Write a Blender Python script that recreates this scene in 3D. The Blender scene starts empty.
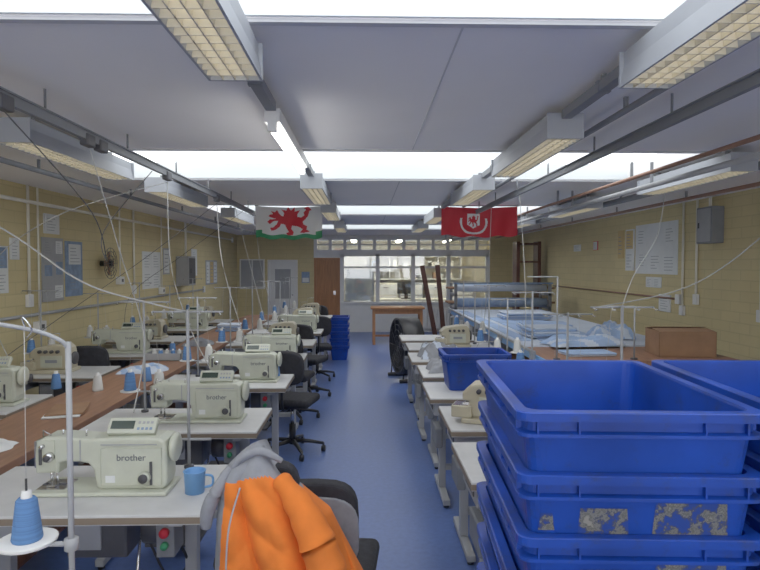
import bpy, bmesh, math, random
from mathutils import Vector, Matrix, Euler
random.seed(7)
sc=bpy.context.scene
sc.view_settings.view_transform='Standard'
sc.view_settings.gamma=1.18
R=math.radians

# ---------------- materials ----------------
def mat(name,col,rough=.5,metal=0,var=0.0,scale=8,bump=0,emis=None,es=0,spec=.5,brick=None,stretch=None,grime=None):
    m=bpy.data.materials.new(name); m.use_nodes=True
    nt=m.node_tree; b=nt.nodes['Principled BSDF']
    b.inputs['Base Color'].default_value=(*col,1); b.inputs['Roughness'].default_value=rough
    b.inputs['Metallic'].default_value=metal
    b.inputs['Specular IOR Level'].default_value=spec
    tc=nt.nodes.new('ShaderNodeTexCoord')
    mp=nt.nodes.new('ShaderNodeMapping'); nt.links.new(tc.outputs['Object'],mp.inputs[0])
    if stretch: mp.inputs['Scale'].default_value=stretch
    n=nt.nodes.new('ShaderNodeTexNoise'); n.inputs['Scale'].default_value=scale; n.inputs['Detail'].default_value=5
    nt.links.new(mp.outputs[0],n.inputs['Vector'])
    bt=None
    if brick:
        sep=nt.nodes.new('ShaderNodeSeparateXYZ'); nt.links.new(tc.outputs['Object'],sep.inputs[0])
        cmb=nt.nodes.new('ShaderNodeCombineXYZ')
        nt.links.new(sep.outputs[brick],cmb.inputs[0]); nt.links.new(sep.outputs['Z'],cmb.inputs[1])
        bt=nt.nodes.new('ShaderNodeTexBrick'); bt.inputs['Scale'].default_value=1
        bt.inputs['Brick Width'].default_value=.33; bt.inputs['Row Height'].default_value=.11; bt.inputs['Mortar Size'].default_value=.006
        bt.inputs['Color1'].default_value=(1,1,1,1); bt.inputs['Color2'].default_value=(.95,.95,.95,1); bt.inputs['Mortar'].default_value=(.86,.86,.86,1)
        nt.links.new(cmb.outputs[0],bt.inputs['Vector'])
    if var>0:
        r=nt.nodes.new('ShaderNodeValToRGB')
        r.color_ramp.elements[0].position=.3; r.color_ramp.elements[1].position=.7
        r.color_ramp.elements[0].color=(*[c*(1-var) for c in col],1)
        r.color_ramp.elements[1].color=(*[min(1,c*(1+var)) for c in col],1)
        nt.links.new(n.outputs['Fac'],r.inputs[0]); out=r.outputs[0]
        if grime:
            n2=nt.nodes.new('ShaderNodeTexNoise'); n2.inputs['Scale'].default_value=11; n2.inputs['Detail'].default_value=8; n2.inputs['Roughness'].default_value=.7
            nt.links.new(tc.outputs['Object'],n2.inputs['Vector'])
            r2=nt.nodes.new('ShaderNodeValToRGB'); r2.color_ramp.elements[0].position=.54; r2.color_ramp.elements[0].color=(0,0,0,1); r2.color_ramp.elements[1].position=.68; r2.color_ramp.elements[1].color=(.7,.7,.7,1)
            nt.links.new(n2.outputs['Fac'],r2.inputs[0])
            mx=nt.nodes.new('ShaderNodeMixRGB'); mx.inputs[2].default_value=(*grime,1)
            nt.links.new(r2.outputs[0],mx.inputs[0]); nt.links.new(out,mx.inputs[1]); out=mx.outputs[0]
        if bt:
            mx=nt.nodes.new('ShaderNodeMixRGB'); mx.blend_type='MULTIPLY'; mx.inputs[0].default_value=1
            nt.links.new(out,mx.inputs[1]); nt.links.new(bt.outputs['Color'],mx.inputs[2]); out=mx.outputs[0]
        nt.links.new(out,b.inputs['Base Color'])
    if bump>0:
        bp=nt.nodes.new('ShaderNodeBump'); bp.inputs['Strength'].default_value=bump; bp.inputs['Distance'].default_value=.01
        nt.links.new(bt.outputs['Color'] if bt else n.outputs['Fac'],bp.inputs['Height'])
        nt.links.new(bp.outputs[0],b.inputs['Normal'])
    if emis:
        b.inputs['Emission Color'].default_value=(*emis,1); b.inputs['Emission Strength'].default_value=es
    return m
M={}
M['floor']=mat('floor_vinyl',(.088,.150,.39),.33,var=.10,scale=30)
M['wallx']=mat('wall_paint_side',(.66,.55,.29),.7,var=.04,scale=3,bump=.9,brick='Y')
M['wally']=mat('wall_paint_end',(.66,.55,.29),.7,var=.04,scale=3,bump=.9,brick='X')
M['ceil']=mat('ceiling_paint',(.95,.93,.93),.8,var=.02,scale=2)
M['well']=mat('well_white',(.80,.84,.85),.7)
M['seam']=mat('seam',(.55,.55,.58),.8)
M['sky']=mat('skylight_glazing',(.8,.85,.9),.4,emis=(.95,.985,1.0),es=1.9)
M['white']=mat('white_paint',(.78,.78,.77),.5,var=.03)
M['laminate']=mat('table_laminate',(.60,.60,.60),.4,var=.06,scale=12)
M['edge']=mat('table_edge',(.22,.17,.12),.5)
M['brown']=mat('brown_board',(.29,.145,.085),.5,var=.18,scale=6,stretch=(6,.6,1))
M['wood']=mat('door_wood',(.38,.16,.06),.45,var=.2,scale=5,stretch=(8,8,.6))
M['dwood']=mat('dark_wood',(.09,.03,.02),.5,var=.3,scale=5,stretch=(8,8,.6))
M['steel']=mat('steel',(.38,.40,.43),.4,.5,var=.05)
M['trunk']=mat('trunking_grey',(.20,.21,.23),.5,var=.05)
M['lampb']=mat('lamp_body',(.36,.38,.42),.5,var=.04)
M['dark']=mat('dark_plastic',(.02,.02,.022),.45,var=.2)
M['dgrey']=mat('dark_grey',(.07,.07,.08),.5,var=.1)
M['grey']=mat('mid_grey',(.20,.21,.23),.6,var=.08)
M['lgrey']=mat('light_grey',(.36,.37,.39),.5,var=.05)
M['mach']=mat('machine_enamel',(.55,.57,.47),.35,var=.06,scale=14)
M['mach2']=mat('machine_beige',(.52,.47,.34),.35,var=.05,scale=14)
M['chrome']=mat('chrome',(.7,.7,.72),.2,1)
M['blue']=mat('blue_crate',(.007,.048,.34),.42,var=.35,scale=4,spec=.35,grime=(.025,.04,.12))
M['bluel']=mat('light_blue_plastic',(.16,.38,.74),.4)
M['thread']=mat('blue_thread',(.09,.21,.46),.8,var=.2,scale=3,stretch=(1,1,120),bump=.3)
M['threadw']=mat('white_thread',(.60,.60,.58),.8,var=.1,bump=.2)
M['orange']=mat('orange_fabric',(.84,.19,.022),.9,var=.12,scale=10,bump=.12)
M['gfab']=mat('grey_fabric',(.27,.28,.31),.9,var=.12,scale=25,bump=.12)
M['bfab']=mat('black_fabric',(.022,.022,.028),.9,var=.3,scale=30,bump=.3)
M['cloth']=mat('blue_white_cloth',(.33,.46,.70),.8,var=.15,scale=6)
M['clothw']=mat('white_cloth',(.57,.64,.76),.8,var=.08,scale=4)
M['card']=mat('cardboard',(.30,.165,.09),.8,var=.12)
M['red']=mat('red',(.60,.02,.035),.6)
M['green']=mat('green',(.04,.28,.12),.7)
M['fwhite']=mat('flag_white',(.78,.78,.78),.8)
M['copper']=mat('copper_pipe',(.30,.17,.12),.4,.4)
M['paper']=mat('paper',(.74,.76,.76),.7,var=.03)
M['ink']=mat('ink',(.28,.30,.34),.8)
M['pblue']=mat('poster_blue',(.22,.31,.46),.7,var=.2,scale=15)
M['porange']=mat('poster_yellow',(.60,.44,.20),.7)
M['cable']=mat('cable_white',(.46,.46,.45),.5)
M['tube']=mat('lamp_tube',(.9,.9,.9),.4,emis=(1,.93,.75),es=1.7)
M['tube2']=mat('bright_tube',(.9,.9,.9),.4,emis=(1,.98,.92),es=8)
M['warm']=mat('office_tube',(.9,.9,.9),.4,emis=(1,.94,.76),es=32)
M['louv']=mat('louvre',(.62,.58,.48),.5)
M['lcd']=mat('lcd',(.04,.06,.05),.2)
M['cream']=mat('cream',(.80,.77,.68),.5,var=.05)
M['logo']=mat('logo_ink',(.10,.11,.14),.6)
def residue():
    m=bpy.data.materials.new('label_residue'); m.use_nodes=True; nt=m.node_tree; b=nt.nodes['Principled BSDF']; b.inputs['Roughness'].default_value=.6
    tc=nt.nodes.new('ShaderNodeTexCoord'); n=nt.nodes.new('ShaderNodeTexNoise'); n.inputs['Scale'].default_value=34; n.inputs['Detail'].default_value=9; n.inputs['Roughness'].default_value=.65
    nt.links.new(tc.outputs['Object'],n.inputs['Vector'])
    r=nt.nodes.new('ShaderNodeValToRGB'); e=r.color_ramp.elements
    e[0].position=.44; e[0].color=(.008,.045,.28,1); e[1].position=.50; e[1].color=(.06,.065,.09,1)
    x=e.new(.54); x.color=(.20,.20,.18,1); x=e.new(.60); x.color=(.10,.10,.09,1); x=e.new(.66); x.color=(.28,.27,.23,1)
    nt.links.new(n.outputs['Fac'],r.inputs[0]); nt.links.new(r.outputs[0],b.inputs['Base Color']); return m
M['res']=residue()
def glass():
    m=bpy.data.materials.new('window_glass'); m.use_nodes=True; nt=m.node_tree; nt.nodes.clear()
    o=nt.nodes.new('ShaderNodeOutputMaterial'); mx=nt.nodes.new('ShaderNodeMixShader'); t=nt.nodes.new('ShaderNodeBsdfTransparent'); g=nt.nodes.new('ShaderNodeBsdfGlossy')
    g.inputs['Roughness'].default_value=.03; mx.inputs[0].default_value=.12; t.inputs[0].default_value=(.95,.97,.97,1)
    nt.links.new(t.outputs[0],mx.inputs[1]); nt.links.new(g.outputs[0],mx.inputs[2]); nt.links.new(mx.outputs[0],o.inputs[0]); return m
M['glass']=glass()

# ---------------- builder ----------------
class B:
    def __init__(s,name): s.name=name; s.bm=bmesh.new(); s.mats=[]
    def mi(s,k):
        if k not in s.mats: s.mats.append(k)
        return s.mats.index(k)
    def merge(s,t,k,smooth=False,mtx=None):
        if k is not None:
            i=s.mi(k)
            for f in t.faces: f.material_index=i
        for f in t.faces: f.smooth=smooth
        if mtx is not None: t.transform(mtx)
        me=bpy.data.meshes.new('t'); t.to_mesh(me); t.free(); s.bm.from_mesh(me); bpy.data.meshes.remove(me)
    def box(s,c,sz,k,rot=(0,0,0),bev=0,seg=2):
        t=bmesh.new(); bmesh.ops.create_cube(t,size=1); t.transform(Matrix.Diagonal((*sz,1)))
        if bev: bmesh.ops.bevel(t,geom=t.edges[:],offset=bev,segments=seg,affect='EDGES',profile=.5)
        s.merge(t,k,False,Matrix.Translation(c)@Euler(rot).to_matrix().to_4x4()); return s
    def b2(s,a,b,k,bev=0):
        return s.box([(a[i]+b[i])/2 for i in range(3)],[abs(b[i]-a[i]) for i in range(3)],k,bev=bev)
    def cyl(s,p0,p1,r0,k,r1=None,seg=14,smooth=True):
        p0=Vector(p0);p1=Vector(p1); r1=r0 if r1 is None else r1
        t=bmesh.new(); d=p1-p0
        bmesh.ops.create_cone(t,cap_ends=True,segments=seg,radius1=r0,radius2=r1,depth=d.length)
        q=d.to_track_quat('Z','Y').to_matrix().to_4x4()
        s.merge(t,k,smooth,Matrix.Translation((p0+p1)/2)@q); return s
    def tube(s,pts,r,k,seg=6,sub=0):
        P=[Vector(p) for p in pts]
        if sub:
            Q=[]
            n=len(P)
            for i in range(n-1):
                a=P[max(i-1,0)];b=P[i];c=P[i+1];d=P[min(i+2,n-1)]
                for j in range(sub):
                    u=j/sub
                    Q.append(.5*((2*b)+(c-a)*u+(2*a-5*b+4*c-d)*u*u+(3*b-a-3*c+d)*u**3))
            Q.append(P[-1]); P=Q
        t=bmesh.new(); rings=[]
        for i,p in enumerate(P):
            d=(P[min(i+1,len(P)-1)]-P[max(i-1,0)]).normalized()
            up=Vector((0,0,1)) if abs(d.z)<.9 else Vector((0,1,0))
            a=d.cross(up).normalized(); b=d.cross(a)
            rings.append([t.verts.new(p+(a*math.cos(w)+b*math.sin(w))*(r if not callable(r) else r(i/(len(P)-1)))) for w in [2*math.pi*j/seg for j in range(seg)]])
        for i in range(len(rings)-1):
            for j in range(seg): t.faces.new((rings[i][j],rings[i][(j+1)%seg],rings[i+1][(j+1)%seg],rings[i+1][j]))
        t.faces.new(rings[0][::-1]); t.faces.new(rings[-1])
        bmesh.ops.recalc_face_normals(t,faces=t.faces[:])
        s.merge(t,k,True); return s
    def lathe(s,prof,c,k,seg=24,mtx=None):
        t=bmesh.new(); rings=[]
        for r,z in prof:
            rings.append([t.verts.new((max(r,.0004)*math.cos(2*math.pi*j/seg),max(r,.0004)*math.sin(2*math.pi*j/seg),z)) for j in range(seg)])
        for i in range(len(rings)-1):
            for j in range(seg): t.faces.new((rings[i][j],rings[i][(j+1)%seg],rings[i+1][(j+1)%seg],rings[i+1][j]))
        m=Matrix.Translation(c)
        if mtx is not None: m=m@mtx
        s.merge(t,k,True,m); return s
    def prism(s,poly,y0,y1,k,bev=0,mtx=None):
        t=bmesh.new(); a=[t.verts.new((x,y0,z)) for x,z in poly]; b=[t.verts.new((x,y1,z)) for x,z in poly]
        n=len(poly)
        f1=t.faces.new(a); f2=t.faces.new(b[::-1])
        for i in range(n): t.faces.new((a[i],b[i],b[(i+1)%n],a[(i+1)%n]))
        bmesh.ops.recalc_face_normals(t,faces=t.faces[:])
        if bev:
            ed=[e for f in t.faces if len(f.verts)==n for e in f.edges]
            bmesh.ops.bevel(t,geom=list(set(ed)),offset=bev,segments=3,affect='EDGES',profile=.5)
        s.merge(t,k,False,mtx); return s
    def text(s,txt,loc,size,k,rot=(math.pi/2,0,0)):
        try:
            cu=bpy.data.curves.new('x','FONT'); cu.body=txt; cu.size=size; cu.extrude=.0008; cu.align_x='CENTER'
            o=bpy.data.objects.new('x',cu); sc.collection.objects.link(o); dg=bpy.context.evaluated_depsgraph_get()
            me=bpy.data.meshes.new_from_object(o.evaluated_get(dg)); bpy.data.objects.remove(o)
            t=bmesh.new(); t.from_mesh(me); s.merge(t,k,False,Matrix.Translation(loc)@Euler(rot).to_matrix().to_4x4())
        except Exception as e: print('text',e)
        return s
    def mesh(s):
        me=bpy.data.meshes.new(s.name); s.bm.to_mesh(me); s.bm.free()
        for k in s.mats: me.materials.append(M[k])
        return me
    def build(s,loc=(0,0,0),rz=0):
        return inst(s.name,s.mesh(),loc,rz)
def inst(name,me,loc=(0,0,0),rz=0,scale=None):
    o=bpy.data.objects.new(name,me); sc.collection.objects.link(o); o.location=loc; o.rotation_euler=(0,0,rz)
    if scale: o.scale=scale
    return o

# ---------------- room ----------------
XL,XR,Y0,Y1,ZC=-3.22,3.88,-3.2,15.2,2.46
YB=19.0
B('floor').b2((XL-.1,Y0-.1,-.1),(XR+.1,YB+.1,0),'floor').build()
B('wall_left').b2((XL-.15,Y0,0),(XL,YB,ZC+.14),'wallx').build()
B('wall_right').b2((XR,Y0,0),(XR+.15,YB,ZC+.14),'wallx').build()
wr=B('wall_rear'); WX0,WX1=-2.8,3.4
wr.b2((XL,Y0-.15,0),(XR,Y0,.9),'wally').b2((XL,Y0-.15,2.36),(XR,Y0,ZC+.14),'wally').b2((XL,Y0-.15,.9),(WX0,Y0,2.36),'wally').b2((WX1,Y0-.15,.9),(XR,Y0,2.36),'wally').build()
wr=B('window_7')  # unseen window added behind the camera, lets in sky light to brighten the ceiling
wr.b2((WX0,Y0-.12,.9),(WX1,Y0-.05,.96),'white').b2((WX0,Y0-.12,2.30),(WX1,Y0-.05,2.36),'white').b2((WX0,Y0-.1,.88),(WX1,Y0+.08,.9),'white')
for i in range(5):
    xx=WX0+(WX1-WX0-.06)*i/4; wr.b2((xx,Y0-.12,.96),(xx+.06,Y0-.05,2.30),'white')
wr.build()
B('wall_office').b2((XL,YB,0),(XR,YB+.15,ZC+.14),'cream').build()
sk=[(-2.9,-1.6),(.5,1.88),(4.0,5.35),(7.6,9.0),(11.2,12.6)]
SX0,SX1=-2.1,2.35
c=B('ceiling')
y=Y0
for a,b in sk+[(YB,YB)]:
    if a-y>.01: c.b2((XL,y,ZC),(XR,a,ZC+.14),'ceil')
    if b>a:
        c.b2((XL,a,ZC),(SX0,b,ZC+.14),'ceil'); c.b2((SX1,a,ZC),(XR,b,ZC+.14),'ceil')
        c.b2((SX0,b-.012,ZC+.004),(SX1,b-.001,ZC+.139),'well'); c.b2((SX0,a+.001,ZC+.004),(SX1,a+.012,ZC+.139),'well')
    y=b
y=Y0
for a,b in sk: 
    c.b2((.31,y+.02,ZC-.003),(.316,a-.02,ZC+.001),'seam'); y=b
for a,b in sk: 
    c.b2((SX0-.03,b,ZC-.012),(SX1+.03,b+.03,ZC),'seam'); c.b2((SX0-.03,a-.03,ZC-.012),(SX1+.03,a,ZC),'seam')
c.build()
for i,(a,b) in enumerate(sk):
    w=B('window_%d'%(i+1)); w.b2((SX0-.05,a-.05,ZC+.141),(SX1+.05,b+.05,ZC+.16),'sky')
    w.build()

w=B('wall_back')
w.b2((XL,Y1,0),(-2.46,Y1+.12,ZC),'wally').b2((-1.70,Y1,0),(-1.295,Y1+.12,ZC),'wally').b2((-2.46,Y1,1.835),(-1.70,Y1+.12,ZC),'wally')
w.b2((3.175,Y1,0),(XR,Y1+.12,ZC),'wally'); w.b2((-1.295,Y1,2.425),(3.175,Y1+.12,ZC),'white')
w.build()
d=B('door_1'); d.b2((-2.455,Y1,0),(-2.40,Y1+.08,1.83),'white').b2((-1.76,Y1,0),(-1.705,Y1+.08,1.83),'white').b2((-2.40,Y1,1.77),(-1.76,Y1+.08,1.83),'white')
d.b2((-2.40,Y1+.02,0),(-1.76,Y1+.06,.85),'white').b2((-2.40,Y1+.02,.85),(-2.28,Y1+.06,1.77),'white').b2((-1.88,Y1+.02,.85),(-1.76,Y1+.06,1.77),'white').b2((-2.28,Y1+.02,1.6),(-1.88,Y1+.06,1.77),'white')
d.b2((-2.28,Y1+.03,.85),(-1.88,Y1+.045,1.6),'lgrey').cyl((-1.83,Y1-.04,.95),(-1.83,Y1+.02,.95),.02,'chrome'); d.build()
d=B('door_2'); d.b2((-1.29,Y1,0),(-1.23,Y1+.08,1.885),'wood').b2((-.69,Y1,0),(-.635,Y1+.08,1.885),'wood').b2((-1.23,Y1,1.83),(-.69,Y1+.08,1.885),'wood')
d.b2((-1.23,Y1+.02,0),(-.69,Y1+.06,1.83),'wood').b2((-1.15,Y1+.01,.2),(-.77,Y1+.02,.85),'wood').b2((-1.15,Y1+.01,1.0),(-.77,Y1+.02,1.7),'wood').b2((-.80,Y1-.02,.95),(-.74,Y1+.02,1.05),'chrome'); d.build()
p=B('window_6')
x0,x1=-.63,3.17
p.b2((-1.29,Y1-.02,1.89),(x0,Y1+.08,2.08),'white')
p.b2((x0,Y1,0),(x1,Y1+.08,.72),'white').b2((x0,Y1-.06,.72),(x1,Y1+.10,.77),'white')
p.b2((x0,Y1-.02,1.92),(x1,Y1+.08,2.09),'white')
for xx in (x0,.27,1.17,2.07,x1-.10): p.b2((xx,Y1-.02,.77),(xx+.10,Y1+.09,1.98),'white')
p.b2((x0,Y1-.01,1.62),(x1,Y1+.07,1.67),'white')
p.b2((x0,Y1+.03,.77),(x1,Y1+.04,1.98),'glass')
p.b2((-1.29,Y1-.02,2.34),(x1,Y1+.08,2.42),'white')
xx=-1.29
while xx<x1: p.b2((xx,Y1-.02,2.08),(xx+.08,Y1+.07,2.36),'white'); xx+=.372
p.b2((-1.29,Y1-.01,2.20),(x1,Y1+.05,2.23),'white')
p.b2((-1.29,Y1+.05,2.06),(x1,Y1+.06,2.38),'glass')
p.b2((-.5,Y1+.11,.80),(.22,Y1+.12,1.60),'paper')  # white sheet behind the first pane stands in for its pale reflection
p.build()
o=B('wall_radiator'); 
for i in range(14): o.box((.04+i*.08,0,.35),(.07,.06,.5),'white',bev=.01)
o.b2((0,-.02,.58),(1.12,.02,.62),'white').b2((0,-.02,.08),(1.12,.02,.12),'white').b2((.1,-.02,0),(.13,.02,.1),'white').b2((1.0,-.02,0),(1.03,.02,.1),'white'); o.build((1.5,Y1-.07,0))
o=B('office_cabinet')
for i in range(5):
    xx=-.5+i*.78
    o.b2((xx,18.3,0),(xx+.72,18.9,1.15),'cream' if i%2 else 'lgrey',.01)
    for j in range(3): o.b2((xx+.04,18.28,.1+j*.35),(xx+.68,18.30,.4+j*.35),'white'); o.b2((xx+.28,18.26,.3+j*.35),(xx+.44,18.28,.32+j*.35),'dgrey')
o.build()
o=B('office_shelf')
for z in (1.25,1.6,1.95): o.b2((.0,18.5,z),(3.0,18.95,z+.03),'white')
for xx in (0,.75,1.5,2.25,2.97): o.b2((xx,18.5,1.25),(xx+.03,18.95,2.2),'white')
for i in range(22):
    z=random.choice((1.28,1.63,1.98)); xx=.06+random.random()*2.7; h=.14+random.random()*.1
    o.b2((xx,18.55,z),(xx+.12,18.9,z+h),random.choice(['cream','pblue','card','paper','paper','cream']))
o.build()
o=B('office_desk'); o.b2((.3,16.4,.72),(2.6,17.1,.76),'cream')
for xx in (.34,2.52):
    for yy in (16.44,17.02): o.b2((xx,yy,0),(xx+.04,yy+.04,.72),'grey')
o.build()
o=B('computer_monitor'); o.b2((.9,16.72,.9),(1.4,16.76,1.22),'dark',.005).b2((1.1,16.72,.78),(1.2,16.78,.95),'dark').b2((1.0,16.65,.762),(1.3,16.85,.78),'dark'); o.build()
for xx in (-.4,.9,2.3):
    o=B('office_strip_light'); o.b2((xx,16.3,2.40),(xx+.16,17.9,2.459),'white').b2((xx+.02,16.32,2.37),(xx+.14,17.88,2.40),'warm'); o.build()

# ---------------- ceiling services ----------------
def lamp(x,y0,L,zb=2.30,lit='tube'):
    o=B('fluorescent_light')
    o.b2((-.075,0,.07),(.075,L,.12),'lampb')
    o.prism([(-.075,.07),(-.088,.0),(-.080,0),(-.068,.07)],0,L,'lampb'); o.prism([(.075,.07),(.088,.0),(.080,0),(.068,.07)],0,L,'lampb')
    o.b2((-.088,-.01,0),(.088,0,.12),'lampb').b2((-.088,L,0),(.088,L+.01,.12),'lampb')
    o.b2((-.07,.01,.045),(.07,L-.01,.062),lit)
    n=int(L/.055)
    for i in range(n): o.b2((-.079,.02+i*.055,.0),(.079,.024+i*.055,.03),'louv')
    for xx in (-.04,0,.04): o.b2((xx-.002,0,.0),(xx+.002,L,.03),'louv')
    for yy in (.15,L-.2): o.b2((-.012,yy,.12),(.012,yy+.03,ZC-zb),'grey')
    return o.build((x,y0,zb))
for (x,y0,L) in [(-.42,.7,1.28),(-.42,4.75,1.25),(-.42,6.9,1.25),(-.42,9.8,1.3),
                 (.95,.75,1.28),(.95,2.85,1.25),(.95,4.8,1.25),(.95,7.55,1.25),(.95,9.8,1.3),
                 (2.42,3.8,1.3),(2.42,6.3,1.3),(2.42,8.8,1.3),(-1.72,3.0,1.3),(-1.72,5.0,1.3),(-1.72,7.6,1.3),(-1.72,10.0,1.3)]:
    lamp(x,y0,L)
o=B('batten_light'); o.b2((-.035,0,.04),(.035,1.3,.10),'white').cyl((0,.02,.015),(0,1.28,.015),.019,'tube2')
o.b2((-.02,-.01,-.005),(.02,.02,.06),'white').b2((-.02,1.28,-.005),(.02,1.31,.06),'white').b2((-.01,.2,.10),(.01,.23,.15),'grey').b2((-.01,1.05,.10),(.01,1.08,.15),'grey'); o.build((-.42,2.75,2.31))
def trunk(x,y0,y1,z,w=.045,h=.04,k='trunk',name='cable_trunking',step=1.2):
    o=B(name); o.b2((x-w/2,y0,z),(x+w/2,y1,z+h),k)
    yy=y0+.3
    while yy<y1: 
        o.b2((x-w/2-.004,yy,z-.003),(x+w/2+.004,yy+.03,z+h+.003),'grey'); o.b2((x-.008,yy,z+h),(x+.008,yy+.02,ZC),'grey'); yy+=step
    o.build()
trunk(-.42,2.02,2.72,2.39); trunk(-.42,4.09,4.72,2.39); trunk(.95,2.08,2.83,2.39); trunk(.95,4.12,4.78,2.39); trunk(-.42,6.03,6.88,2.39); trunk(.95,6.08,7.35,2.39)
def track(x,y0,y1,z,boxes=()):
    o=B('busbar_track'); o.b2((x-.012,y0,z),(x+.012,y1,z+.04),'trunk').b2((x-.022,y0,z+.04),(x+.022,y1,z+.047),'grey')
    yy=y0+.35
    while yy<y1:
        o.tube([(x,yy,ZC),(x,yy,z+.046)],.006,'grey'); yy+=.9
    for yy in boxes: o.b2((x-.022,yy,z-.03),(x+.022,yy+.09,z+.03),'dgrey',.008)
    o.build()
track(-1.38,.5,13,2.32,(2.3,3.0,3.15,4.2,5.6))
track(1.36,.5,7.3,2.32)
for x,z,r,k,ye in ((1.97,2.34,.014,'copper',15.1),(2.12,2.29,.020,'lgrey',15.1),(2.62,2.36,.03,'trunk',15.1),(-2.35,2.38,.02,'trunk',15.1),(3.3,2.38,.018,'copper',15.1),(1.18,2.40,.015,'trunk',7.2)):
    o=B('ceiling_pipe'); o.cyl((x,.5,z),(x,ye,z),r,k,seg=10)
    yy=1.
    while yy<ye: o.b2((x-.008,yy,z),(x+.008,yy+.02,ZC),'grey'); yy+=1.7
    o.build()

# ---------------- flags ----------------
def inpoly(x,y,P):
    r=False; j=len(P)-1
    for i in range(len(P)):
        if (P[i][1]>y)!=(P[j][1]>y) and x<(P[j][0]-P[i][0])*(y-P[i][1])/(P[j][1]-P[i][1])+P[i][0]: r=not r
        j=i
    return r
DR=[(.14,.60),(.02,.66),(.06,.72),(.13,.74),(.08,.84),(.17,.80),(.22,.88),(.26,.76),(.31,.68),(.35,.66),(.37,.78),(.31,.90),(.42,.86),(.45,1.0),(.52,.88),(.60,.98),(.60,.84),(.72,.88),(.66,.74),(.66,.66),(.75,.62),(.82,.68),(.80,.78),(.86,.88),(.80,.94),(.90,.99),(.98,.86),(.93,.84),(.90,.66),(.84,.54),(.78,.46),(.80,.36),(.88,.30),(.86,.18),(.94,.12),(.80,.06),(.72,.10),(.78,.20),(.72,.28),(.66,.34),(.54,.38),(.52,.26),(.58,.16),(.56,.06),(.44,.02),(.40,.08),(.47,.14),(.42,.24),(.38,.38),(.30,.40),(.27,.30),(.20,.22),(.10,.18),(.06,.28),(.14,.30),(.21,.40),(.24,.50),(.14,.50),(.06,.40),(.00,.46),(.06,.56),(.2,.58)]
def flag(name,x0,x1,zt,zb,Y,fn,sag=.02):
    o=B(name); nx,nz=170,76; t=bmesh.new(); V=[]
    for i in range(nx+1):
        for j in range(nz+1):
            u=i/nx; v=j/nz
            z=zt+(zb-zt)*v - sag*math.sin(math.pi*u)
            V.append(t.verts.new((x0+(x1-x0)*u,Y+.03*math.sin(u*14+v*2)*(.3+v),z+.012*math.sin(u*19)*v)))
    g=lambda i,j:V[i*(nz+1)+j]
    for i in range(nx):
        for j in range(nz):
            f=t.faces.new((g(i,j),g(i+1,j),g(i+1,j+1),g(i,j+1))); f.material_index=o.mi(fn((i+.5)/nx,1-(j+.5)/nz))
    o.merge(t,None,True)
    o.cyl((x0-.005,Y,zt+.005),(x1+.02,Y,zt+.005),.006,'grey',seg=6)
    for xx in (x0,x1): o.cyl((xx,Y,zt),(xx,Y,ZC),.003,'cable',seg=5)
    return o.build()
flag('dragon_flag',-1.35,-.53,2.43,2.04,7.45,lambda u,v:'red' if inpoly((u-.18)/.68,(v-.10)/.92,DR) else ('green' if v<.13 or (v<.24 and (u<.10 or u>.9)) else 'fwhite'))
def crest(u,v):
    x=(u-.42)*.98; y=(v-.52)*.40
    r=math.hypot(x,y)
    if .155<r<.18 and y<.05: return 'fwhite'
    if abs(x)<.085 and -.1<y<.11 and not (y<-.04 and abs(x)>.085*(1-(-.04-y)/.06)):
        if inpoly((x+.075)/.15,(y+.08)/.17,DR): return 'red'
        return 'fwhite'
    return 'red'
flag('red_crest_flag',.95,1.90,2.43,2.07,7.45,crest)

# ---------------- sewing furniture ----------------
def table_mesh(W=1.05,D=.56,motor=True,H=.78,drawers=False):
    o=B('sewing_table')
    o.b2((0,0,H-.04),(W,D,H),'laminate',.004).b2((-.002,-.002,H-.034),(W+.002,D+.002,H-.010),'edge')
    for xx in (.12,W-.12):
        o.b2((xx-.025,D*.5-.02,.06),(xx+.025,D*.5+.03,H-.06),'lgrey',.004)
        o.b2((xx-.02,D*.5-.015,.3),(xx+.02,D*.5+.025,.32),'dgrey')
        o.b2((xx-.025,.02,.02),(xx+.025,D-.02,.06),'lgrey',.006).b2((xx-.025,.06,H-.07),(xx+.025,D-.06,H-.04),'lgrey')
        for yy in (.05,D-.05): o.cyl((xx,yy,0),(xx,yy,.02),.02,'dark')
    o.b2((.12,D*.5,.18),(W-.12,D*.5+.03,.22),'lgrey')
    o.b2((W*.35,.08,.10),(W*.65,.34,.12),'dgrey',.005)
    o.cyl((W*.62,.3,.13),(W*.66,.3,H-.2),.006,'chrome')
    if motor:
        o.b2((W*.42,.16,H-.24),(W*.66,.40,H-.05),'dgrey',.012).b2((W*.44,.15,H-.2),(W*.56,.16,H-.09),'lgrey')
        o.cyl((W*.70,.26,H-.15),(W*.80,.26,H-.15),.07,'dgrey')
        o.b2((W*.80,.08,H-.20),(W*.87,.20,H-.06),'grey',.005).cyl((W*.835,.06,H-.10),(W*.835,.08,H-.10),.018,'red').cyl((W*.835,.06,H-.15),(W*.835,.08,H-.15),.014,'green')
        o.b2((.08,.04,H-.12),(.34,.30,H-.045),'lgrey',.004)
        o.tube([(W*.84,.2,H-.18),(W*.86,.28,H-.32),(W*.78,.3,H-.4),(W*.7,.28,H-.22)],.006,'dark',6,5)
    if drawers:
        o.b2((.03,.04,H-.13),(.30,.40,H-.045),'lgrey',.004).b2((.025,.1,H-.10),(.03,.3,H-.07),'dgrey')
        o.b2((.05,.1,.40),(.10,.34,.54),'grey',.01)
    return o.mesh()
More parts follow.
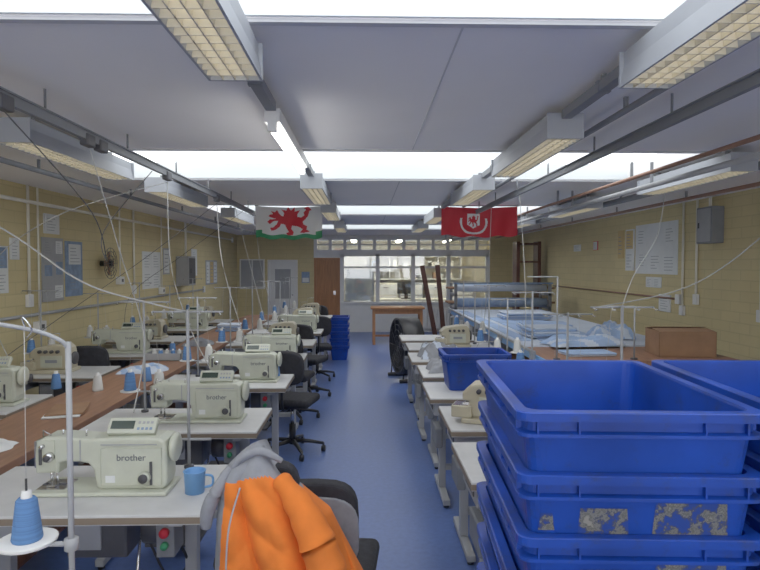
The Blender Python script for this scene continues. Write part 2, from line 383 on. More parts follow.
def machine_mesh(txt=True):
    o=B('sewing_machine')
    prof=[(0,.09),(-.004,.15),(0,.205),(.012,.232),(.04,.247),(.10,.248),(.24,.238),(.32,.243),(.48,.247),(.53,.242),(.552,.225),(.56,.195),(.562,.06),(.555,.028),(.54,.018),(.275,.018),(.258,.03),(.252,.06),(.245,.105),(.225,.13),(.19,.138),(.12,.14),(.10,.132),(.095,.09)]
    o.prism(prof,-.06,.06,'mach',.012)
    o.b2((-.01,-.095,0),(.57,.095,.018),'mach',.006).b2((.0,-.06,.018),(.12,.06,.021),'chrome').b2((.0,-.01,.021),(.10,.01,.023),'dgrey')
    o.cyl((.048,-.02,.10),(.048,-.02,.045),.007,'chrome').cyl((.048,-.02,.045),(.048,-.02,.022),.0015,'chrome',seg=6)
    o.cyl((.066,-.01,.11),(.066,-.01,.03),.005,'chrome').b2((.035,-.04,.023),(.07,.0,.030),'chrome')
    o.b2((-.012,-.045,.11),(-.004,.045,.225),'chrome')
    o.b2((.01,-.062,.10),(.085,-.060,.235),'mach',.003)
    o.cyl((.065,-.062,.165),(.065,-.085,.165),.02,'chrome').cyl((.065,-.085,.165),(.065,-.10,.165),.012,'dgrey')
    o.cyl((.035,-.062,.21),(.035,-.08,.21),.009,'chrome').b2((.02,-.07,.13),(.03,-.062,.2),'dgrey')
    o.b2((.28,-.0635,.035),(.54,-.0605,.20),'mach',.004)
    o.b2((.28,-.0645,.212),(.52,-.0615,.216),'lgrey').b2((.19,-.0635,.145),(.195,-.06,.235),'lgrey')
    o.cyl((.47,-.062,.075),(.47,-.09,.075),.026,'mach').cyl((.47,-.09,.075),(.47,-.095,.075),.02,'dgrey')
    o.b2((.49,-.07,.04),(.50,-.062,.14),'dgrey').b2((.30,-.066,.05),(.34,-.063,.08),'paper')
    M_=Matrix.Rotation(math.pi/2,4,'Y')
    o.lathe([(0,0),(.05,0),(.062,.008),(.062,.022),(.045,.03),(.02,.032),(0,.032)],(.565,0,.185),'mach',24,M_)
    o.cyl((.56,0,.185),(.59,0,.185),.02,'dgrey')
    for xx in (.10,.2,.30): o.cyl((xx,-.02,.24),(xx,-.02,.27),.004,'chrome',seg=8)
    o.tube([(.02,-.03,.24),(.03,-.05,.275),(.06,-.04,.25)],.003,'chrome')
    o.box((.40,-.01,.278),(.21,.075,.03),'mach',(R(50),0,0),.006).box((.36,-.023,.290),(.10,.036,.003),'lcd',(R(50),0,0))
    o.b2((.36,.0,.24),(.44,.03,.27),'mach')
    for i in range(4):
        for j in range(2): o.box((.43+.018*i,-.031+.018*j,.274+.022*j),(.011,.011,.006),'lgrey' if j else 'pblue',(R(50),0,0))
    o.b2((.33,.06,.10),(.54,.14,.22),'mach',.015)
    o.cyl((.56,.10,.15),(.575,.10,.15),.03,'dgrey')
    if txt: o.text('brother',(.41,-.0645,.145),.040,'logo')
    return o.mesh()
def overlock_mesh():
    o=B('overlock_machine')
    o.b2((0,-.13,0),(.34,.13,.03),'mach2',.008)
    o.prism([(.04,.03),(.04,.12),(.0,.13),(0,.17),(.05,.215),(.20,.24),(.29,.24),(.32,.21),(.33,.15),(.33,.03)],-.09,.09,'mach2',.014)
    o.b2((-.06,-.12,.03),(.06,.0,.10),'mach2',.008).b2((-.05,-.11,.10),(.04,-.01,.103),'chrome')
    o.cyl((.02,-.05,.17),(.02,-.05,.105),.006,'chrome').b2((.0,-.07,.103),(.04,-.03,.112),'chrome')
    for i in range(4): o.cyl((.10+.05*i,-.09,.185),(.10+.05*i,-.115,.185),.014,'dgrey')
    o.lathe([(0,0),(.045,0),(.055,.01),(.055,.025),(.02,.03),(0,.03)],(.33,0,.12),'dgrey',20,Matrix.Rotation(math.pi/2,4,'Y'))
    o.b2((.10,-.093,.05),(.28,-.09,.15),'mach').b2((.14,-.095,.09),(.24,-.093,.115),'ink')
    o.tube([(.12,0,.24),(.12,0,.33),(.22,0,.33),(.22,0,.24)],.004,'chrome')
    return o.mesh()
def cone(o,x,y,z,k,s=1):
    o.lathe([(0,0),(.036*s,0),(.038*s,.006),(.036*s,.02),(.026*s,.105*s),(.020*s,.112*s),(.014*s,.112*s)],(x,y,z),k,20)
    o.lathe([(.014*s,.108*s),(.012*s,.13*s),(0,.13*s)],(x,y,z),'white',12)
def stand_mesh(H=.70,cones=2,col='thread'):
    o=B('thread_stand')
    o.cyl((0,0,0),(0,0,H),.007,'lgrey',seg=10).cyl((0,0,0),(0,0,.012),.022,'dgrey')
    o.tube([(-.02,0,H-.01),(.16,0,H-.01)],.005,'lgrey'); o.tube([(0,0,H-.01),(-.16,0,H-.01)],.005,'lgrey')
    for xx in (-.15,-.06,.06,.15): o.tube([(xx,0,H-.01),(xx,-.03,H-.015),(xx+.012,-.045,H-.02),(xx-.004,-.035,H-.022)],.002,'chrome',5)
    o.tube([(-.10,0,.13),(.10,0,.13)],.006,'lgrey')
    for i,xx in enumerate([-.09,.09][:cones]):
        o.lathe([(0,0),(.058,0),(.06,.006),(.056,.008),(0,.006)],(xx,0,.13),'white').cyl((xx,0,.13),(xx,0,.27),.003,'dark',seg=6)
        cone(o,xx,0,.139,col if i%2==0 else random.choice([col,'threadw']))
    for xx in (-.09,.09)[:cones]: o.tube([(xx,0,.28),(xx*.7,-.02,H-.02)],.0008,'threadw',4)
    return o.mesh()
T1=table_mesh(1.0); T2=table_mesh(.92,.56); T3=table_mesh(.98,.58,drawers=True)
MM=machine_mesh(); MO=overlock_mesh(); ST=stand_mesh(); STw=stand_mesh(.62,2,'threadw'); ST1=stand_mesh(.72,1)
STbare=stand_mesh(.72,0); STb=stand_mesh(.66,2,'thread')
rows=[1.05,2.2,3.3,4.5,5.7,6.9,8.1,9.3,10.5]
mx={1:-1.32,2:-1.25,3:-1.22,4:-1.20,6:-1.2}
for i,y in enumerate(rows):
    inst('sewing_table',T1,(-1.60,y,0))
    if i in mx: inst('sewing_machine',MM,(mx[i],y+.27,.781),0,(.93,1,.93))
    elif i>=5: inst('overlock_machine',MO,(-1.15,y+.30,.781))
    if i==1: inst('thread_stand',STbare,(-.80,y+.52,.78))
    elif i>=2: inst('thread_stand',ST if i%2==0 else STb,(-1.38,y+.47,.78))
for i,y in enumerate([2.6,3.75,4.95,6.1,7.3,8.5,9.7]):
    inst('sewing_table',T2,(-3.15,y,0))
    inst('overlock_machine' if i%2==0 else 'sewing_machine',MO if i%2==0 else MM,(-2.85,y+.27,.781))
    inst('thread_stand',STw if i%2 else ST,(-2.9,y+.48,.78))
o=B('workbench'); o.b2((0,0,.74),(.51,9.2,.785),'brown',.004)
for yy in (.1,2.3,4.6,6.9,9.0):
    for xx in (.04,.42): o.b2((xx,yy,0),(xx+.05,yy+.05,.74),'grey')
o.b2((.06,.1,.2),(.45,9.1,.22),'dwood'); o.build((-2.16,1.9,0))
def heap(name,w,d,h,k,loc,seed=0,k2=None,rz=0,fr=1.0):
    o=B(name); t=bmesh.new(); n=40
    rnd=random.Random(seed); ph=[rnd.random()*6 for _ in range(6)]
    V=[]
    for i in range(n+1):
        for j in range(n+1):
            u=i/n*2-1; v=j/n*2-1
            r=max(abs(u),abs(v)); e=(1-r**6)
            z=h*e*(.62+.16*math.sin(u*3+ph[0]+v*2)+.12*math.sin(v*4+ph[1]-u*3)+.10*abs(math.sin(u*7*fr+v*5*fr+ph[2]))+.06*math.sin(v*17*fr-u*4+ph[5]))
            wob=1+.08*math.sin(math.atan2(v,u)*5+ph[3])
            V.append(t.verts.new((u*w/2*wob,v*d/2*wob,max(z,.001))))
    for i in range(n):
        for j in range(n):
            f=t.faces.new((V[i*(n+1)+j],V[(i+1)*(n+1)+j],V[(i+1)*(n+1)+j+1],V[i*(n+1)+j+1]))
            f.material_index=o.mi(k2 if (k2 and math.sin(i*.35+j*.25+ph[4])>.45) else k)
    o.merge(t,None,True); return o.build(loc,rz)
def folded(name,w,d,n,th,ks,loc,rz=0):
    o=B(name); rnd=random.Random(int(loc[1]*100))
    for i in range(n):
        o.box((rnd.uniform(-.02,.02),rnd.uniform(-.02,.02),th*(i+.5)),(w*rnd.uniform(.9,1),d*rnd.uniform(.9,1),th*.96),ks[i%len(ks)],(0,0,rnd.uniform(-.06,.06)),th*.4,3)
    return o.build(loc,rz)
heap('fabric_pile',.26,.22,.04,'paper',(-1.9,3.0,.786),1)
heap('fabric_pile',.35,.30,.06,'clothw',(-1.9,5.2,.786),2,'cloth')
folded('folded_fabric',.3,.3,4,.025,['cloth','clothw'],(-1.9,8.4,.786))
heap('fabric_pile',.3,.3,.08,'gfab',(-1.9,6.9,.786),4)
folded('paper_stack',.22,.3,2,.01,['paper','card'],(-1.85,3.75,.786),.3)
for x,y,k in ((-.74,4.96,'thread'),(-1.95,4.4,'threadw'),(-1.98,6.2,'thread'),(-1.8,7.6,'thread'),(-1.72,4.75,'thread'),(-2.4,3.25,'threadw'),(-2.3,4.5,'thread')):
    o=B('thread_cone'); cone(o,0,0,0,k,1.0); o.build((x,y,.786 if x>-2.2 else .781))
o=B('storage_tray'); o.b2((0,0,0),(.34,.24,.006),'lgrey')
for a,b in (((0,0,0),(.34,.006,.07)),((0,.234,0),(.34,.24,.07)),((0,0,0),(.006,.24,.07)),((.334,0,0),(.34,.24,.07))): o.b2(a,b,'lgrey')
for i in range(5): cone(o,.05+.06*i,.12,.007,'thread' if i%2 else 'threadw',.7)
o.build((-2.10,5.75,.786))
o=B('thread_stand')
o.cyl((0,0,0),(0,0,.72),.0075,'lgrey',seg=12).cyl((0,0,0),(0,0,.012),.025,'dgrey')
o.tube([(0,0,.70),(-.015,-.01,.725),(-.08,-.03,.755),(-.22,-.10,.79),(-.40,-.2,.82)],.0055,'lgrey',8,6)
o.tube([(-.09,-.03,.755),(-.09,-.05,.79),(-.06,-.06,.76),(-.085,-.04,.735)],.0025,'chrome',5,4)
o.tube([(0,0,.185),(-.16,.0,.185)],.007,'lgrey',8); o.cyl((0,0,.17),(0,0,.20),.018,'lgrey')
o.lathe([(0,0),(.072,0),(.074,.008),(.070,.010),(0,.006)],(-.115,0,.19),'white',28)
cone(o,-.115,0,.198,'thread',1.0); o.cyl((-.115,0,.19),(-.115,0,.36),.003,'dark',seg=6)
o.tube([(-.115,0,.36),(-.09,-.04,.77)],.001,'threadw',4)
o.build((-.775,1.58,.78))
o=B('plastic_cup'); o.lathe([(0,0),(.038,0),(.043,.085),(.046,.088),(.043,.09),(.040,.086),(.035,.006),(0,.006)],(0,0,0),'bluel',28)
o.tube([(.04,0,.07),(.07,0,.065),(.07,0,.03),(.038,0,.02)],.005,'bluel',8,4); o.build((-.69,2.42,.781))

# ---------------- chairs ----------------
def chair_mesh(seatz=.48,bw=.38,bh=.30,up=.33,lid=None):
    o=B('operator_chair')
    for i in range(5):
        a=2*math.pi*i/5+.3
        o.tube([(0,0,.11),(.15*math.cos(a),.15*math.sin(a),.10),(.28*math.cos(a),.28*math.sin(a),.075)],lambda t:.022-.008*t,'dark',8)
        o.cyl((.28*math.cos(a)-.015,.28*math.sin(a),.028),(.28*math.cos(a)+.015,.28*math.sin(a),.028),.028,'dark')
        o.cyl((.28*math.cos(a),.28*math.sin(a),.05),(.28*math.cos(a),.28*math.sin(a),.08),.01,'dgrey')
    o.cyl((0,0,.08),(0,0,.26),.03,'dark').cyl((0,0,.26),(0,0,seatz-.05),.016,'chrome')
    o.box((0,0,seatz-.05),(.2,.2,.03),'dark',bev=.005)
    o.box((0,0,seatz),(.42,.40,.075),'bfab',bev=.034,seg=4)
    o.tube([(0,-.12,seatz-.05),(0,-.24,seatz-.04),(0,-.275,seatz+.05),(0,-.265,seatz+up-.05)],.014,'dark',8,5)
    n=24; pr=[]
    for j in range(n):
        a=2*math.pi*j/n; ca,sa=math.cos(a),math.sin(a)
        pr.append((bw/2*math.copysign(abs(ca)**.6,ca),bh/2*math.copysign(abs(sa)**.6,sa)))
    m=Matrix.Translation((0,-.245,seatz+up))@Matrix.Rotation(R(6),4,'X')
    o.prism(pr,-.03,.03,'bfab',.014,m)
    if lid: o.prism([(x*1.04,z*1.0-.05) for x,z in pr],-.042,-.028,lid,.005,m)
    return o.mesh()
CH=chair_mesh()
for x,y,rz in ((-.66,5.42,-12),(-.80,6.6,-10),(-.74,7.75,-20),(-.72,8.95,10),(-.75,11.3,-25),(-2.6,3.45,10),(-2.6,5.8,10)):
    inst('operator_chair',CH,(x,y,0),R(rz))
inst('operator_chair',chair_mesh(.40,.32,.30,.31,'gfab'),(-.16,2.58,0),R(-6))
inst('operator_chair',chair_mesh(.60,.24,.26,.28),(-.35,2.36,0),R(0))
def jacket():
    o=B('draped_jacket'); t=bmesh.new(); seg=300; n=100; rings=[]
    for i in range(n+1):
        v=i/n; z=1.09-.80*v
        xl=-.060-.125*min(1,v/.14)**.7-.04*v
        xr=.03+.12*min(1,v/.15)**.7+.23*min(1,v/.7)**1.1
        dp=.035+.055*min(1,v/.10)**.5+.06*v
        ring=[]
        for j in range(seg):
            a=2*math.pi*j/seg
            x=(xl+xr)/2+(xr-xl)/2*math.copysign(abs(math.cos(a))**.8,math.cos(a))
            s=math.sin(a)
            u=(x-xl)/(xr-xl)
            w=u+.06*math.sin(v*5+u*4)
            fold=(abs(math.sin(w*9.5+.5))**.55-.55)*.075*min(1,max(0,v-.04)*3)+(abs(math.sin(w*19+v*4))-.5)*.025*v
            fold+=.020*(abs(math.sin(v*15-u*5))-.5)*math.exp(-((v-.28)/.22)**2)
            fold+=.012*abs(math.sin(v*24+u*13))*v
            y=(dp+fold)*math.copysign(abs(s)**.7,s) if s<0 else dp*.8*s
            zz=z-.17*max(0,u-.28)*(1-v)*1.2+.012*math.sin(u*11+2)*v
            ring.append(t.verts.new((x,y,zz)))
        rings.append(ring)
    for i in range(n):
        for j in range(seg):
            f=t.faces.new((rings[i][j],rings[i+1][j],rings[i+1][(j+1)%seg],rings[i][(j+1)%seg]))
            v=i/n; a=2*math.pi*(j+.5)/seg; u=.5+.5*math.copysign(abs(math.cos(a))**.8,math.cos(a))
            g=(v<.13-.10*u+.02*math.sin(u*9)) or (u<.10-.08*v and v<.6)
            f.material_index=o.mi('gfab' if g else 'orange')
    t.faces.new(rings[0][::-1]).material_index=o.mi('gfab')
    bmesh.ops.recalc_face_normals(t,faces=t.faces[:])
    o.merge(t,None,True)
    # collar
    o.tube([(-.15,-.055,1.0),(-.10,-.065,1.055),(-.04,-.065,1.075),(.03,-.06,1.04)],lambda u:.008+.008*math.sin(u*3.1),'gfab',12,8)
    # grey lined front edge that hangs at the left
    o.tube([(-.145,-.06,1.02),(-.185,-.085,.95),(-.215,-.08,.88),(-.225,-.07,.82)],lambda u:.010+.014*math.sin(u*2.6),'gfab',12,8)
    # sleeve hanging at the right with a grey cuff
    o.tube([(.02,-.075,.99),(.10,-.12,.90),(.165,-.16,.78),(.20,-.165,.65),(.21,-.155,.50)],lambda u:.022+.036*math.sin(min(1,u*1.8)*1.5)+.006*abs(math.sin(u*19))+.004*math.sin(u*43),'orange',22,12)
    o.tube([(.21,-.155,.51),(.212,-.155,.44)],.047,'gfab',18,4)
    # zip
    o.tube([(-.10,-.115,.97),(-.13,-.15,.85),(-.135,-.18,.70),(-.14,-.195,.50)],.003,'lgrey',6,8)
    return o.build((-.31,2.07,0))
jacket()

# ---------------- crates ----------------
def crate_mesh(W=.53,D=.72,H=.30,name='plastic_crate',label=False,fl=.058):
    o=B(name); t=bmesh.new(); tp=.028; th=.005
    def ring(off,z,r=.03):
        pts=[]
        w=W/2-off; d=D/2-off
        for cx,cy,a0 in ((w-r,d-r,0),(-w+r,d-r,90),(-w+r,-d+r,180),(w-r,-d+r,270)):
            for k in range(5):
                a=R(a0+k*22.5); pts.append(t.verts.new((cx+r*math.cos(a),cy+r*math.sin(a),z)))
        return pts
    e=.022; f0=H-fl
    seq=[(e+tp,0),(e,f0),(e-.004,f0),(.004,f0+.003),(.004,f0+.010),(e-.004,f0+.014),(e-.004,H-.022),(0,H-.020),(0,H-.002),(.003,H),(e+.004,H),(e+.006,H-.006),(e+tp+th,.006)]
    rs=[ring(a,b) for a,b in seq]
    n=len(rs[0])
    for i in range(len(rs)-1):
        for j in range(n): t.faces.new((rs[i][j],rs[i][(j+1)%n],rs[i+1][(j+1)%n],rs[i+1][j]))
    t.faces.new(rs[0][::-1]); t.faces.new(rs[-1])
    bmesh.ops.recalc_face_normals(t,faces=t.faces[:])
    o.merge(t,'blue')
    wx=W/2; dy=D/2
    for q in (-.83,-.5,.5,.83):
        xx=q*wx
        for s in (-1,1): o.b2((xx-.002,s*(dy-.006),f0+.01),(xx+.002,s*(dy-.024),H-.02),'blue')
    for q in (-.86,-.55,-.28,.28,.55,.86):
        yy=q*dy
        for s in (-1,1): o.b2((s*(wx-.006),yy-.002,f0+.01),(s*(wx-.024),yy+.002,H-.02),'blue')
    if label:
        for s in (-1,1):
            f=lambda z:dy-e-tp*(1-z/f0)+.0012
            t=bmesh.new()
            for (xa,xb,za,zb) in ((-.13,-.02,.160,.222),(.03,.19,.165,.236),(-.215,-.18,.17,.21)):
                t.faces.new([t.verts.new((xa,s*f(za),za)),t.verts.new((xb,s*f(za),za)),t.verts.new((xb-.006,s*f(zb),zb)),t.verts.new((xa+.004,s*f(zb),zb))])
            o.merge(t,'res')
    return o.mesh()
CR=crate_mesh(); CRL=crate_mesh(label=True)
for sx,sy,rz,n in ((.612,1.60,-3.5,9),(1.18,1.58,-3.5,9)):
    for i in range(n):
        inst('plastic_crate',CRL if i in (7,6,4,2) else CR,(sx+random.uniform(-.004,.004),sy+random.uniform(-.004,.004),i*.136),R(rz+random.uniform(-.4,.4)))
SC=crate_mesh(.36,.5,.26)
for i in range(5): inst('plastic_crate',SC,(-.46,10.9,i*.128))

# ---------------- right row ----------------
for i,y in enumerate([2.5,3.3,4.1,4.9,5.7,6.5,7.3]):
    inst('sewing_table',T3,(.45+(.03 if i%2 else 0),y,0))
    if i in (1,5): inst('overlock_machine',MO,(.60 if i==1 else .85,y+.27,.781),R(-20 if i==1 else 0))
    inst('thread_stand',STw if i%2 else ST1,(1.28,y+.45,.78))
inst('plastic_bin',crate_mesh(.50,.40,.27,'plastic_bin'),(.82,4.50,.781))
heap('fabric_pile',.42,.4,.16,'gfab',(.75,6.0,.781),9,'clothw')
heap('fabric_pile',.3,.3,.10,'gfab',(.70,5.2,.781),12)

# ---------------- cutting table ----------------
o=B('cutting_table'); L=5.6; W=1.65
o.b2((0,0,.85),(W,L,.90),'brown',.004).b2((.02,.85,.90),(W-.05,L-.02,.915),'clothw').b2((-.012,0,.845),(0,L,.905),'bluel')
o.b2((.3,.95,.915),(1.0,3.9,.925),'cloth').b2((.08,1.2,.915),(.22,5.2,.920),'cloth')
for yy in (.08,1.9,3.7,5.4):
    for xx in (.05,W-.12): o.b2((xx,yy,0),(xx+.07,yy+.07,.85),'grey')
    o.b2((.05,yy,.25),(W-.05,yy+.05,.29),'grey')
o.b2((.08,.1,.29),(W-.08,L-.1,.31),'card')
o.b2((-.06,.2,.93),(-.04,L,.95),'steel')
for yy in (.3,1.6,2.9,4.2,5.5): o.b2((-.06,yy,.86),(-.01,yy+.03,.94),'steel')
o.build((1.52,4.95,0))
for y,z,k in ((5.4,.311,'cloth'),(6.6,.311,'clothw'),(8.2,.311,'card'),(9.2,.311,'cloth')):
    o=B('fabric_bolt'); o.cyl((1.7,y,z+.09),(2.9,y,z+.09),.09,k,seg=20).cyl((1.66,y,z+.09),(2.94,y,z+.09),.02,'card'); o.build()
heap('fabric_pile',.75,.34,.10,'cloth',(2.15,5.80,.926),21,'clothw',.2,1.6)
heap('fabric_pile',.42,.36,.18,'cloth',(2.62,6.35,.926),23,'clothw',0,1.3)
folded('folded_fabric',.5,.42,5,.022,['clothw','cloth'],(2.0,6.50,.926),.1)
folded('folded_fabric',.6,.5,3,.022,['cloth','clothw'],(2.2,7.3,.926),-.1)
folded('folded_fabric',.7,.5,5,.02,['clothw','cloth'],(2.3,8.6,.926),.05)
folded('folded_fabric',.45,.28,2,.015,['clothw','cloth'],(1.97,5.28,.901),.1)
o=B('cardboard_box'); w,d,h=.48,.34,.22
o.b2((0,0,0),(w,d,.005),'card')
for a,b in (((0,0,0),(w,.005,h)),((0,d-.005,0),(w,d,h)),((0,0,0),(.005,d,h)),((w-.005,0,0),(w,d,h))): o.b2(a,b,'card')
o.box((w/2,d*.27,h+.006),(w,d*.5,.005),'card',(R(5),0,0)); o.box((w/2,d*.80,h+.012),(w,d*.44,.005),'card',(R(-9),0,0))
o.build((2.56,5.14,.901),R(-6))
o=B('fabric_roll_rack')
for xx in (0,1.75):
    o.b2((xx,0,0),(xx+.05,.05,1.35),'grey').b2((xx,.6,0),(xx+.05,.65,1.35),'grey').b2((xx,0,.02),(xx+.05,.65,.07),'grey')
    for z in (.95,1.2): o.b2((xx,0,z-.07),(xx+.05,.65,z-.03),'grey')
for y,z,k,r in ((.12,1.0,'cloth',.08),(.34,1.0,'gfab',.07),(.53,1.0,'clothw',.07),(.15,1.27,'clothw',.06),(.45,1.27,'pblue',.07)):
    o.cyl((-.1,y,z),(1.9,y,z),.02,'card').cyl((.06,y,z),(1.74,y,z),r,k,seg=20)
o.b2((-.02,-.02,1.35),(1.82,.0,1.38),'pblue'); o.build((1.65,11.0,0))
for (xa,xb,y) in ((1.1,1.42,11.55),(1.42,1.58,11.75)):
    o=B('timber_board'); L=1.72
    a=math.atan2(xb-xa,1.68); o.box(((xa+xb)/2,y,.845),(.09,.035,L),'dwood',(0,-a,0)); o.build()
o=B('wooden_frame')
for xx in (0,.45): o.b2((xx,0,0),(xx+.07,.35,2.2),'dwood')
for z in (.1,.7,1.25,1.75,2.13): o.b2((.07,0,z),(.45,.35,z+.04),'dwood')
o.build((3.2,12.6,0))
o=B('wooden_table'); o.b2((0,0,.76),(1.15,.6,.80),'wood',.005).b2((.05,.04,.66),(1.10,.07,.76),'wood').b2((.05,.53,.66),(1.10,.56,.76),'wood')
for xx in (.04,1.05):
    for yy in (.03,.51): o.b2((xx,yy,0),(xx+.06,yy+.06,.76),'wood')
o.b2((.07,.25,.15),(1.08,.31,.19),'wood'); o.build((.12,12.7,0))
o=B('drum_fan'); MR=Matrix.Rotation(math.pi/2,4,'Y')
o.lathe([(.40,-.15),(.42,-.15),(.42,.15),(.40,.15),(.40,-.15)],(0,0,.50),'dark',40,MR)
for s in (-.15,.15):
    for r in (.08,.16,.24,.32,.39): o.tube([(s,r*math.cos(a),.50+r*math.sin(a)) for a in [2*math.pi*i/28 for i in range(29)]],.004,'dgrey',5)
    for i in range(10):
        a=2*math.pi*i/10; o.tube([(s,0,.5),(s,.4*math.cos(a),.5+.4*math.sin(a))],.004,'dgrey',5)
o.cyl((-.10,0,.5),(.10,0,.5),.07,'dgrey')
for i in range(4):
    a=math.pi/2*i+.3; o.box((0,.2*math.cos(a),.5+.2*math.sin(a)),(.01,.26,.13),'grey',(a,0,.0))
for yy in (-.3,.3): o.tube([(-.15,yy,.03),(-.14,yy,.22),(.14,yy,.22),(.15,yy,.03)],.014,'dark',8); o.cyl((-.2,yy,.028),(.2,yy,.028),.028,'dark')
o.build((.62,8.9,0),R(14))

# ---------------- wall items ----------------
def poster(name,side,y0,z0,w,h,parts):
    o=B(name)
    def q(u0,z0_,u1,z1,k,dp):
        if side=='L': o.b2((0.001,u0,z0_),(dp,u1,z1),k)
        elif side=='R': o.b2((-.001,-u1,z0_),(-dp,-u0,z1),k)
        else: o.b2((u0,-.001,z0_),(u1,-dp,z1),k)
    for p_ in parts: q(*p_)
    if side=='L': return o.build((XL,y0,z0))
    if side=='R': return o.build((XR,y0+w,z0))
    return o.build((y0,Y1,z0))
def sheets(w,h,nx,nz,ks,bg='lgrey',jit=0):
    P=[(0,0,w,h,bg,.012)]
    for i in range(nx):
        for j in range(nz):
            if jit and random.random()<.12: continue
            du=random.uniform(0,jit); 
            u0=w*(i+.08+du)/nx; u1=w*(i+.88)/nx; z0=h*(j+.06+du)/nz; z1=h*(j+.94-random.uniform(0,jit))/nz; k=random.choice(ks)
            P.append((u0,z0,u1,z1,k,.015))
            n=5
            for l in range(n):
                zz=z0+(z1-z0)*(l+.7)/(n+1); P.append((u0+.1*(u1-u0),zz,u0+(.5+.4*random.random())*(u1-u0),zz+(z1-z0)*.03,'ink',.0165))
    return P
poster('notice_board','L',6.05,1.33,.42,.65,sheets(.42,.65,2,3,['pblue','paper','paper','lgrey'],'lgrey',.25))
poster('notice_board','L',6.52,1.36,.38,.60,sheets(.38,.60,1,2,['pblue','pblue','paper'],'pblue',.1))
poster('wall_poster','L',6.1,2.02,.3,.2,sheets(.3,.2,1,1,['paper'],'paper'))
poster('wall_poster','L',5.30,1.45,.18,.42,sheets(.18,.42,1,2,['paper','pblue'],'paper'))
poster('wall_poster','L',5.52,1.75,.14,.2,sheets(.14,.2,1,1,['paper'],'paper'))
poster('wall_poster','L',8.75,1.35,.75,.55,sheets(.75,.55,2,2,['paper'],'paper'))
poster('wall_poster','L',9.65,1.55,.3,.42,sheets(.3,.42,1,1,['paper'],'lgrey'))
poster('wall_poster','L',12.2,1.3,.9,.5,sheets(.9,.5,3,1,['paper','porange','paper']))
poster('wall_poster','L',11.2,1.5,.35,.5,sheets(.35,.5,1,2,['paper','pblue'],'paper'))
poster('notice_board','R',7.35,1.58,1.15,.68,sheets(1.15,.68,3,2,['paper','paper'],'paper',.2))
poster('wall_poster','R',8.55,1.62,.28,.60,sheets(.28,.6,1,2,['paper','porange'],'paper'))
poster('wall_poster','R',8.9,1.80,.2,.42,sheets(.2,.42,1,1,['porange'],'porange'))
poster('wall_poster','R',7.75,1.40,.42,.14,sheets(.42,.14,2,1,['paper'],'paper'))
poster('wall_poster','R',7.5,1.1,.3,.22,sheets(.3,.22,1,1,['paper'],'paper'))
poster('wall_sign','R',10.7,1.95,.35,.12,sheets(.35,.12,1,1,['paper'],'paper'))
poster('wall_sign','R',9.9,1.95,.2,.15,sheets(.2,.15,1,1,['paper'],'red'))
poster('notice_board','B',-3.15,1.1,.62,.75,[(0,0,.62,.75,'white',.03),(.03,.03,.30,.72,'lgrey',.033),(.33,.03,.59,.72,'lgrey',.033)])
poster('wall_sign','B',-1.60,1.25,.2,.28,[(0,0,.2,.28,'pblue',.01),(.02,.02,.18,.13,'paper',.012)])
# flat grey electrical panels
o=B('electrical_panel'); o.box((0,0,0),(.14,.30,.40),'grey',bev=.008); o.box((-.073,0,0),(.006,.26,.36),'lgrey',bev=.002); o.box((-.078,.09,0),(.008,.02,.06),'dark'); o.cyl((0,0,.2),(0,0,.31),.016,'cream'); o.build((XR-.071,6.55,2.14))
o=B('electrical_panel'); o.box((0,0,0),(.22,.42,.50),'lgrey',bev=.01); o.box((.113,0,0),(.006,.36,.44),'dgrey',bev=.002); o.box((.118,-.1,.0),(.008,.02,.08),'dark'); o.cyl((0,0,.25),(0,0,.85),.018,'cream'); o.build((XL+.111,10.5,1.6))
for y,z in ((5.15,1.5),(7.9,1.5),(9.5,1.3),(5.95,1.1)):
    o=B('socket_box'); o.box((0,0,0),(.06,.14,.10),'white',bev=.004); o.box((.032,0,0),(.006,.05,.04),'dgrey'); o.cyl((0,0,.05),(0,0,ZC-z),.010,'cream',seg=8); o.build((XL+.031,y,z))
def conduit(pts,r,k='cream'):
    o=B('wall_conduit'); o.tube(pts,r,k,8)
    b=Vector(pts[-1]); o.box(b,(.034,.09,.12),'white',bev=.004); o.build()
conduit([(XR-.02,6.9,ZC),(XR-.02,6.9,1.3)],.014)
conduit([(XR-.02,7.20,ZC),(XR-.02,7.20,1.15)],.014)
conduit([(XR-.02,5.75,2.3),(XR-.02,5.75,1.2)],.014)
conduit([(XR-.02,12.2,1.28),(XR-.02,7.3,1.28)],.012,'copper')
conduit([(XL+.02,5.80,ZC),(XL+.02,5.80,1.36)],.014)
conduit([(XL+.02,8.4,ZC),(XL+.02,8.4,1.36)],.014)
conduit([(XL+.02,5.2,1.22),(XL+.02,12.,1.22)],.016,'lgrey')
conduit([(XL+.04,3.5,2.30),(XL+.04,14.5,2.30)],.018,'cream')
o=B('wall_fan'); 
for r in (.05,.1,.15,.19): o.tube([(.12,r*math.cos(a),r*math.sin(a)) for a in [2*math.pi*i/24 for i in range(25)]],.004,'dgrey',5)
for i in range(12):
    a=math.pi*2*i/12; o.tube([(.14,0,0),(.12,.19*math.cos(a),.19*math.sin(a))],.003,'dgrey',5)
for i in range(4):
    a=math.pi/2*i; o.box((.10,.08*math.cos(a),.08*math.sin(a)),(.01,.12,.07),'card',(a,0,0))
o.cyl((0,0,0),(.13,0,0),.035,'dark'); o.build((XL,7.4,1.72))
def cab(pts,k='cable',r=.0028):
    B('hanging_cable').tube(pts,r,k,6,8).build()
cab([(-1.38,2.35,2.29),(-1.30,2.9,1.95),(-1.36,3.2,1.72),(-1.5,3.5,1.9),(-1.38,3.95,2.31)],'dgrey')
cab([(-1.38,3.07,2.28),(-1.30,3.2,1.8),(-1.1,3.0,1.35),(-1.02,2.65,1.05)])
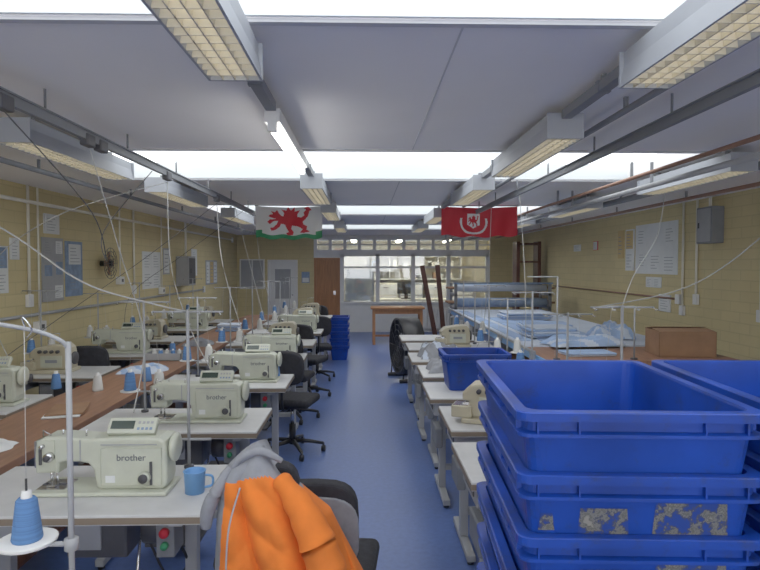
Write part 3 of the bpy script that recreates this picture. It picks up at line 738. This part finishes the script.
cab([(-1.38,4.25,2.28),(-1.25,3.9,1.7),(-1.1,3.8,1.3),(-.95,3.75,1.02)])
cab([(-1.38,5.65,2.28),(-1.2,5.1,1.7),(-.98,5.0,1.02)])
cab([(-1.38,6.45,2.31),(-1.2,6.3,1.7),(-1.0,6.15,1.02)])
cab([(-1.38,7.65,2.31),(-1.3,7.5,1.7),(-1.1,7.4,1.02)])
cab([(-1.38,5.67,2.28),(-1.9,5.2,1.75),(-2.5,4.9,1.25),(-2.55,4.2,1.02)],'dgrey')
cab([(-1.38,6.85,2.31),(-2.0,6.6,1.8),(-2.5,6.5,1.4),(-2.55,6.4,1.02)],'dgrey')
cab([(-1.38,4.25,2.28),(-2.0,3.9,2.0),(-2.5,4.0,1.6),(-2.4,4.1,1.04)])
cab([(-2.3,2.9,2.2),(-1.65,2.8,1.86),(-1.3,2.8,1.62),(-.98,2.8,1.52),(-.80,2.72,1.49)],'cable',.004)
cab([(2.62,3.3,2.33),(2.50,3.6,1.95),(2.3,4.2,1.55),(1.9,4.9,1.35)],'cable',.004)
cab([(2.62,5.2,2.33),(2.6,5.3,1.95),(2.35,5.2,1.6),(2.2,5.1,1.3)],'cable',.0035)
cab([(1.36,6.45,2.31),(1.3,6.3,1.6),(1.22,6.2,1.0),(1.1,6.1,.79)])
cab([(1.36,5.27,2.31),(1.38,5.15,1.6),(1.34,5.0,1.0),(1.2,4.95,.79)])
for x,y,z in ((1.62,5.01,1.60),(2.28,5.01,1.35)):
    o=B('cable_pole'); o.cyl((0,0,0),(0,0,z-.9),.007,'lgrey',seg=8).cyl((0,0,0),(0,0,.012),.03,'dgrey').tube([(0,0,z-.9),(-.12,0,z-.9),(-.25,.02,z-.9)],.006,'lgrey',6); o.build((x,y,.901))

# ---------------- world & camera ----------------
wd=bpy.data.worlds.new('World'); sc.world=wd; wd.use_nodes=True
wd.node_tree.nodes['Background'].inputs[0].default_value=(.96,.975,1,1); wd.node_tree.nodes['Background'].inputs[1].default_value=3.4
cam=bpy.data.cameras.new('Camera'); co=bpy.data.objects.new('Camera',cam); sc.collection.objects.link(co)
co.location=(0,0,1.7); co.rotation_euler=(R(90-1.9),0,R(-1.43)); cam.lens=28.42; cam.sensor_width=36; cam.clip_start=.05
sc.camera=co
